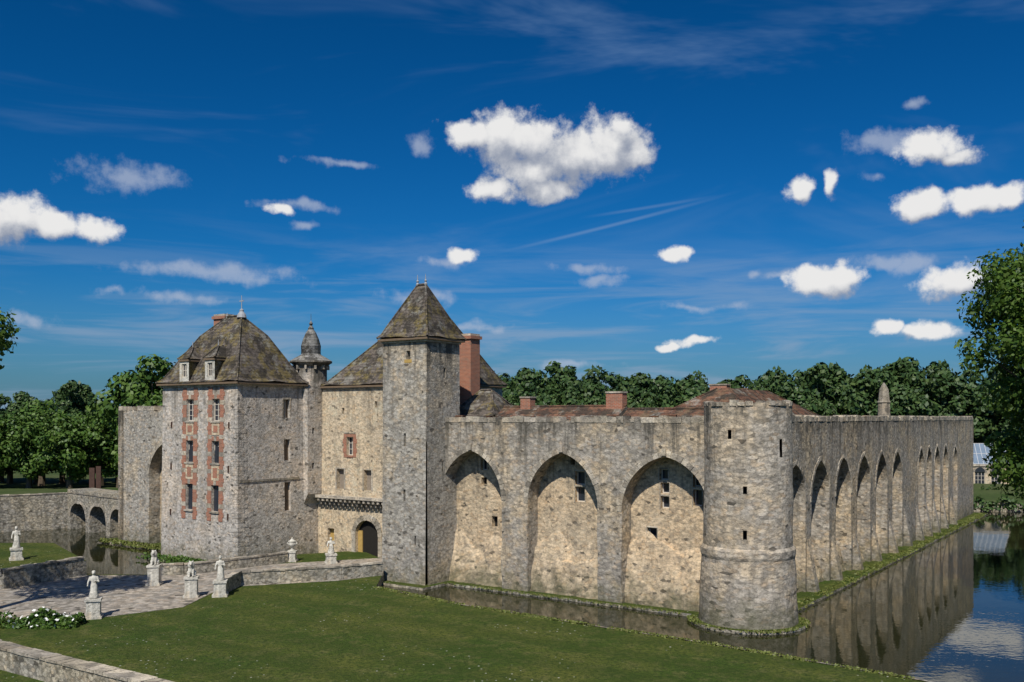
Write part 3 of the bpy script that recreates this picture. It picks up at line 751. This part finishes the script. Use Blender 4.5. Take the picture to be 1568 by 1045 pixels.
def crown(R,H,zc,nb,seed,bs=1.0,taperk=.25):
    q=np.random.default_rng(seed); out=[]
    for i in range(nb):
        v=q.normal(size=3); v/=np.linalg.norm(v); k=q.random()**.4*.85
        x,y,z=v*k; taper=1-taperk*max(0,z)
        out.append((x*R*taper,y*R*taper,zc+z*H,R*q.uniform(.16,.34)*bs))
    return out
def leaves(blobs,n,seed):
    q=np.random.default_rng(seed); B=np.array(blobs); w=B[:,3]**2; idx=q.choice(len(B),n,p=w/w.sum())
    v=q.normal(size=(n,3)); v/=np.linalg.norm(v,axis=1,keepdims=True)
    rr_=B[idx,3]*(.5+.65*q.random(n)**.7)
    C=B[idx,:3]+v*rr_[:,None]*np.array([1,1,.75]); Nn=v+q.normal(size=(n,3))*.6+np.array([0,0,.35]); return C,Nn
def tree_parts(R,H,zc,nb,n,size,seed,mat,tr=.4,nm='tree',bs=1.0,taperk=.25):
    bl=crown(R,H,zc,nb,seed,bs,taperk); C,Nn=leaves(bl,n,seed+1); lm=quadmesh(nm+'_leaves',C,Nn,size,mat)
    mb=MB(); q=random.Random(seed); pts=[Vector((0,0,-.3)),Vector((.15,.1,zc*.35)),Vector((-.1,.1,zc*.75)),Vector((.1,0,zc+H*.3))]
    rs=[tr*1.3,tr,tr*.7,tr*.3]
    for i in range(3): mb.tube(pts[i],pts[i+1],rs[i],rs[i+1],'bark',8)
    for b in bl[::max(1,nb//16)]:
        s=pts[1].lerp(pts[2],q.uniform(.3,1)); e=Vector(b[:3]); m=s.lerp(e,.5)+Vector((0,0,.4))
        mb.tube(s,m,tr*.35,tr*.2,'bark',5); mb.tube(m,e,tr*.2,tr*.06,'bark',5)
    me=bpy.data.meshes.new(nm+'_wood'); me.from_pydata(mb.v,[],mb.f); me.materials.append(M['bark']); me.update()
    return lm,me
def place(name,parts,x,y,z,s=1,rz=0,sz=None,parent=None):
    e=empty(name,(x,y,z),rz); e.scale=(s,s,sz or s)
    if parent: e.parent=parent
    for p,nm in zip(parts,('crown','trunk')):
        o=bpy.data.objects.new(nm,p); COL.objects.link(o); o.parent=e
    return e
var=[tree_parts(5.2,5.6,8.2,46,8500,.62,100+i,'leafd',.35,'wood%d'%i) for i in range(4)]
varl=[tree_parts(5.0,4.9,6.2,46,10000,.50,200+i,'leaf',.35,'lime%d'%i) for i in range(3)]
wood=empty('distant_woodland')
q=random.Random(3)
def ground_z(x): t=max(0,min(1,(x+50)/100)); return 4.0*(1-t)+1.3*t
def line(x0,x1,y0,y1,n,s0,s1,V=var):
    for i in range(n):
        t=(i+.5)/n; x=x0+(x1-x0)*t+q.uniform(-2,2); y=y0+(y1-y0)*t+q.uniform(-5,5)
        s=q.uniform(s0,s1); place('woodland_tree',V[q.randrange(len(V))],x,y,ground_z(x)-.5,s,q.uniform(0,6.3),s*q.uniform(.95,1.12),wood)
line(-20,60,178,195,14,1.2,1.5)
line(50,125,200,195,14,1.45,1.75)
line(-30,150,228,235,19,1.65,1.95)
line(92,150,175,165,6,1.1,1.4)
line(-125,-50,205,205,9,1.0,1.3)
for (x,y,s) in((12,150,1.2),(3,162,1.25),(86,205,2.0),(30,172,1.45),(-5,158,1.1)):
    place('oak_tree',var[q.randrange(4)],x,y,ground_z(x)-.3,s,q.uniform(0,6))
for (x,y,s) in((-52,138,1.6),(-47,142,1.75),(-29,140,1.4)):
    place('oak_tree',varl[q.randrange(3)],x,y,3,s,q.uniform(0,6),s*1.15)
for i,(x,y,s) in enumerate(((-78,139,1.12),(-71.5,141,1.05),(-65,140,1.1),(-58.5,142,1.08),(-86,137,1.15),(-84,150,1.2),(-75,152,1.25),(-66,153,1.2),(-97,146,1.2),(-57,153,1.25))):
    place('lime_tree',varl[i%3],x,y,3.4,s,q.uniform(0,6),s*1.0)
for i in range(16):
    place('lime_tree',varl[i%3],-108+i*4.4,166+q.uniform(-3,3),3.0,1.2,q.uniform(0,6),1.0)
big=tree_parts(11.2,16.6,17.2,250,105000,.38,307,'leafn',.6,'near_right',.62,.12)
place('broadleaf_tree',big,44.6,70.5,.9,1.0,.5)
nl=tree_parts(5.2,3.6,18.4,34,9000,.36,311,'leafn',.4,'near_left')
place('broadleaf_tree',nl,-36.9,60,.8,1,1.0)

def strip(name,pts,width,h,z,n,size,mat,up=.6):
    P=[Vector(p) for p in pts]; L=[(P[i+1]-P[i]).length for i in range(len(P)-1)]; tot=sum(L)
    C=[];Nn=[]
    for _ in range(n):
        s=rng.random()*tot;i=0
        while s>L[i] and i<len(L)-1: s-=L[i];i+=1
        p=P[i].lerp(P[i+1],s/L[i]); d=(P[i+1]-P[i]).normalized(); o=(rng.random()-.5)*width
        dens=noise.noise(Vector((p.x*.45,p.y*.45,9)))
        if rng.random()>.65+dens: continue
        hh=h*(1-(2*o/width)**2)*(.6+.7*noise.noise(Vector((p.x*.8,p.y*.8,3)))+.2)
        C.append((p.x-d.y*o,p.y+d.x*o,z+hh*rng.random()**.5)); Nn.append(rng.normal(size=3)+np.array([0,0,up]))
    return quadmesh(name,np.array(C),np.array(Nn),size,mat)
hd=empty('flowering_hedge')
hp=[(-42,61.5),(-33,60.5),(-27.4,60.6)]
for nm,me in(('hedge_leaves',strip('hl',hp,2.0,1.1,.8,11000,.24,'leaf')),('hedge_blossom',strip('hb',hp,2.0,1.25,.95,500,.22,'flower'))):
    o=bpy.data.objects.new(nm,me); COL.objects.link(o); o.parent=hd
def addveg(name,me):
    o=bpy.data.objects.new(name,me); COL.objects.link(o)
bank=[L2W(*p) for p in [(-26,-.5),(-4.5,-.5)]]
addveg('bank_grass_front',strip('bg1',bank,.7,.06,.16,2600,.13,'tuft',0))
tw=[L2W(3.75*math.cos(math.radians(a)),3.75*math.sin(math.radians(a))) for a in range(195,400,12)]
addveg('bank_grass_tower',strip('bg2',tw,.7,.1,.16,2200,.15,'tuft',0))
addveg('bank_grass_side',strip('bg3',[L2W(1.2,4.5),L2W(1.2,89)],1.3,.08,.16,7000,.2,'tuft',0))
addveg('bank_grass_house',strip('bg4',[L2W(-60,-6),L2W(-46.6,-6),L2W(-46,-3),L2W(-33,-3.0)],2.0,.6,.2,6000,.26,'leaf'))
addveg('bank_grass_west',strip('bg5',[L2W(-75,-1.2),L2W(-60,-1.5)],1.6,.4,.2,2500,.26,'tuft',0))
addveg('forecourt_shrubs',strip('bg6',[(-29.5,81.2),(-26.5,82.5),(-24,86)],2.0,.8,.6,3500,.26,'leaf'))
addveg('shore_reeds',strip('bg7',[(56,145),(79,140.5),(95,139)],3.0,2.2,.4,5000,.6,'leafd'))
addveg('far_hedge',strip('bg8',[(72,156),(84,153),(110,150)],3.0,2.4,.8,6000,.6,'leafd'))
# irregular tufts overhanging the kerb of the moat
addveg('moat_edge_grass',strip('bg9',edge[1:6],.7,.12,.78,5000,.16,'tuft',0))

# ------------------------------------------------------------ light and sky
sd=Vector((-.22,-.975,0)).normalized(); EL=math.radians(49)
sunv=Vector((sd.x*math.cos(EL),sd.y*math.cos(EL),math.sin(EL)))
L=bpy.data.lights.new('sun','SUN'); L.energy=4.9; L.angle=math.radians(.5); L.color=(1,.945,.85)
so=bpy.data.objects.new('sun',L); COL.objects.link(so); so.rotation_euler=sunv.to_track_quat('Z','Y').to_euler(); so.location=(0,-50,80)
w=bpy.data.worlds.new('World'); scene.world=w; w.use_nodes=True
N=NT(w.node_tree); bg=N.n['Background']; bg.inputs['Strength'].default_value=.1
sky=N.node('ShaderNodeTexSky',sky_type='NISHITA'); sky.sun_disc=False; sky.sun_elevation=EL; sky.sun_rotation=math.atan2(sd.x,sd.y)%(2*math.pi)
sk=N.node('ShaderNodeSeparateColor'); N.l.new(sky.outputs[0],sk.inputs[0])
cbn=N.node('ShaderNodeCombineColor')
for i,(a,p) in enumerate(((4.0,3.0),(4.9,1.4),(9.4,1.5))):
    N.put(cbn.inputs[i],N.math('MULTIPLY',N.math('POWER',N.math('MULTIPLY',sk.outputs[i],.1),p),a))
skyc=cbn.outputs[0]
gen=N.node('ShaderNodeTexCoord').outputs['Generated']
sx=N.node('ShaderNodeSeparateXYZ'); N.put(sx.inputs[0],gen)
az=N.math('ARCTAN2',sx.outputs[0],sx.outputs[1]); el=N.math('ARCSINE',sx.outputs[2])
cb=N.node('ShaderNodeCombineXYZ'); N.put(cb.inputs[0],az); N.put(cb.inputs[1],el); pos=cb.outputs[0]
F=1460
CL=[(800,215,88,38),(765,205,52,32),(870,240,90,40),(935,225,58,42),(948,196,30,24),(975,235,32,26),(820,262,62,28),(758,290,42,20),(840,293,36,18),(722,208,36,24),
(703,388,24,13),(1035,388,24,11),(432,323,24,9),
(15,335,66,34),(135,350,48,19),(75,345,62,22),
(1430,228,55,26),(1465,240,28,14),(1220,293,24,19),(1276,278,12,20),(1410,316,40,22),(1500,306,52,20),(1545,300,34,18),
(1270,430,56,24),(1470,432,62,27),(1412,508,50,14),(1368,500,22,13),(1066,523,34,9),(1032,529,16,6)]
WL=[(190,270,70,22),(465,347,24,8),(1345,215,52,18),(1345,270,18,10),(1400,162,18,10),(1350,400,60,12),(1395,405,40,12),(1190,424,30,8),(1157,421,12,9),(330,418,120,16),(50,488,34,11),(180,448,30,8),(285,458,60,9),(650,458,60,12),(700,500,80,7),(870,560,60,7),(680,400,40,10),(460,315,60,9),(920,430,30,9),(900,412,50,8),(645,222,20,15),(1060,470,60,7),(520,250,60,6)]
RX=random.Random(11)
def conv(Ls,k=1.0):
    o=[]
    for u,v,ru,rv in Ls:
        a=math.atan((u-784)/F); e=math.atan((640-v)/F*math.cos(a)); o.append((a,e,k*ru/F*math.cos(a)**2,k*rv/F*math.cos(a)))
    return o
E1=conv(CL,1.1)
for i in range(8):
    a=RX.choice((-1,1))*RX.uniform(.8,3.0); E1.append((a,RX.uniform(.1,.6),RX.uniform(.06,.16),RX.uniform(.02,.05)))
E2=conv(WL,1.2)
def group(name,ell):
    g=bpy.data.node_groups.new(name,'ShaderNodeTree')
    g.interface.new_socket('P',in_out='INPUT',socket_type='NodeSocketVector'); g.interface.new_socket('D',in_out='OUTPUT',socket_type='NodeSocketFloat')
    G=NT(g); gi=G.node('NodeGroupInput'); go=G.node('NodeGroupOutput'); cur=None
    for a,e,ra,re in ell:
        d=G.vmath('LENGTH',G.vmath('MULTIPLY',G.vmath('SUBTRACT',gi.outputs[0],(a,e,0)),(1/ra,1/re,0)))
        cur=d if cur is None else G.math('MINIMUM',cur,d)
    G.put(go.inputs[0],cur); return g
g1=group('cloud_field',E1); g2=group('wisp_field',E2)
def field(g,p):
    nd=N.node('ShaderNodeGroup'); nd.node_tree=g; N.put(nd.inputs[0],p); return nd.outputs[0]
wob=N.vmath('MULTIPLY',N.vmath('SUBTRACT',N.noise(pos,24,2,.6,color=True,dim='2D'),(.5,.5,.5)),(.030,.018,0))
wp=N.vmath('ADD',pos,wob)
F0=field(g1,wp); F1=field(g1,N.vmath('ADD',wp,(-.005,.019,0))); F2=field(g2,wp)
rot=N.node('ShaderNodeMapping'); N.put(rot.inputs[0],pos); rot.inputs['Rotation'].default_value=(0,0,-.42); rot.inputs['Scale'].default_value=(2.0,8,1); rot.inputs['Location'].default_value=(.7,.3,0)
ci=N.ramp(N.noise(rot.outputs[0],1.2,5,.62,.6,dim='2D'),.46,.82,0,.30)
lowb=N.node('ShaderNodeMapping'); N.put(lowb.inputs[0],pos); lowb.inputs['Scale'].default_value=(3.5,34,1); lowb.inputs['Location'].default_value=(3,1,0)
lo=N.ramp(N.noise(lowb.outputs[0],1.2,5,.6,.4,dim='2D'),.42,.70,0,.6)
lo=N.math('MULTIPLY',lo,N.ramp(el,.22,.05))
c=N.mix(N.ramp(el,.16,.0,0,.25),skyc,(2.2,3.3,4.8))
c=N.mix(ci,c,(2.2,3.4,5.4)); c=N.mix(lo,c,(2.8,3.7,5.1))
def streak(u0,v0,u1,v1,wd,amt,c):
    (a0,e0,_,_),(a1,e1,_,_)=conv([(u0,v0,1,1),(u1,v1,1,1)])
    Ln=math.hypot(a1-a0,e1-e0); dx,dy=(a1-a0)/Ln,(e1-e0)/Ln
    rx=N.math('SUBTRACT',az,a0); ry=N.math('SUBTRACT',el,e0)
    t=N.math('ADD',N.math('MULTIPLY',rx,dx/Ln),N.math('MULTIPLY',ry,dy/Ln))
    n=N.math('ABSOLUTE',N.math('ADD',N.math('MULTIPLY',rx,-dy),N.math('MULTIPLY',ry,dx)))
    m=N.math('MULTIPLY',N.math('MULTIPLY',N.ramp(n,wd,0),N.math('MULTIPLY',N.ramp(t,0,.4),N.ramp(t,1,.5))),amt)
    return N.mix(m,c,(3.2,4.4,6.0))
c=streak(740,392,1150,288,.0028,.24,c); c=streak(880,335,1120,296,.0025,.16,c)
clear=c
N.put(bg.inputs[0],clear)
nz=N.noise(pos,32,7,.62,dim='2D')
nn=N.math('SUBTRACT',nz,.5)
D0=N.math('ADD',N.math('SUBTRACT',1.1,F0),N.math('MULTIPLY',nn,1.6))
mask=N.ramp(D0,-.05,.55)
lit=N.ramp(N.math('SUBTRACT',D0,N.math('SUBTRACT',1.0,F1)),-.45,.85)
cc=N.mix(lit,(2.8,3.2,4.1),(8.2,8.15,8.1))
wn=N.ramp(N.math('ADD',N.math('SUBTRACT',1.0,F2),N.math('MULTIPLY',nn,2.2)),-.05,1.0,0,.6)
c2=N.mix(wn,clear,(4.4,5.0,6.2)); c2=N.mix(mask,c2,cc)
bg2=N.node('ShaderNodeBackground'); bg2.inputs[1].default_value=.1; N.put(bg2.inputs[0],c2)
pre=N.math('LESS_THAN',N.math('MINIMUM',F0,F2),1.75)
mx=N.node('ShaderNodeMixShader'); N.put(mx.inputs[0],pre); N.l.new(bg.outputs[0],mx.inputs[1]); N.l.new(bg2.outputs[0],mx.inputs[2])
N.l.new(mx.outputs[0],N.n['World Output'].inputs[0])

# ------------------------------------------------------------ camera
cam=bpy.data.cameras.new('camera'); co=bpy.data.objects.new('camera',cam); COL.objects.link(co)
co.location=(0,0,14); co.rotation_euler=(math.radians(90),0,0)
cam.lens=33.52; cam.sensor_width=36; cam.shift_y=.075; cam.clip_end=6000; cam.clip_start=.3
scene.camera=co
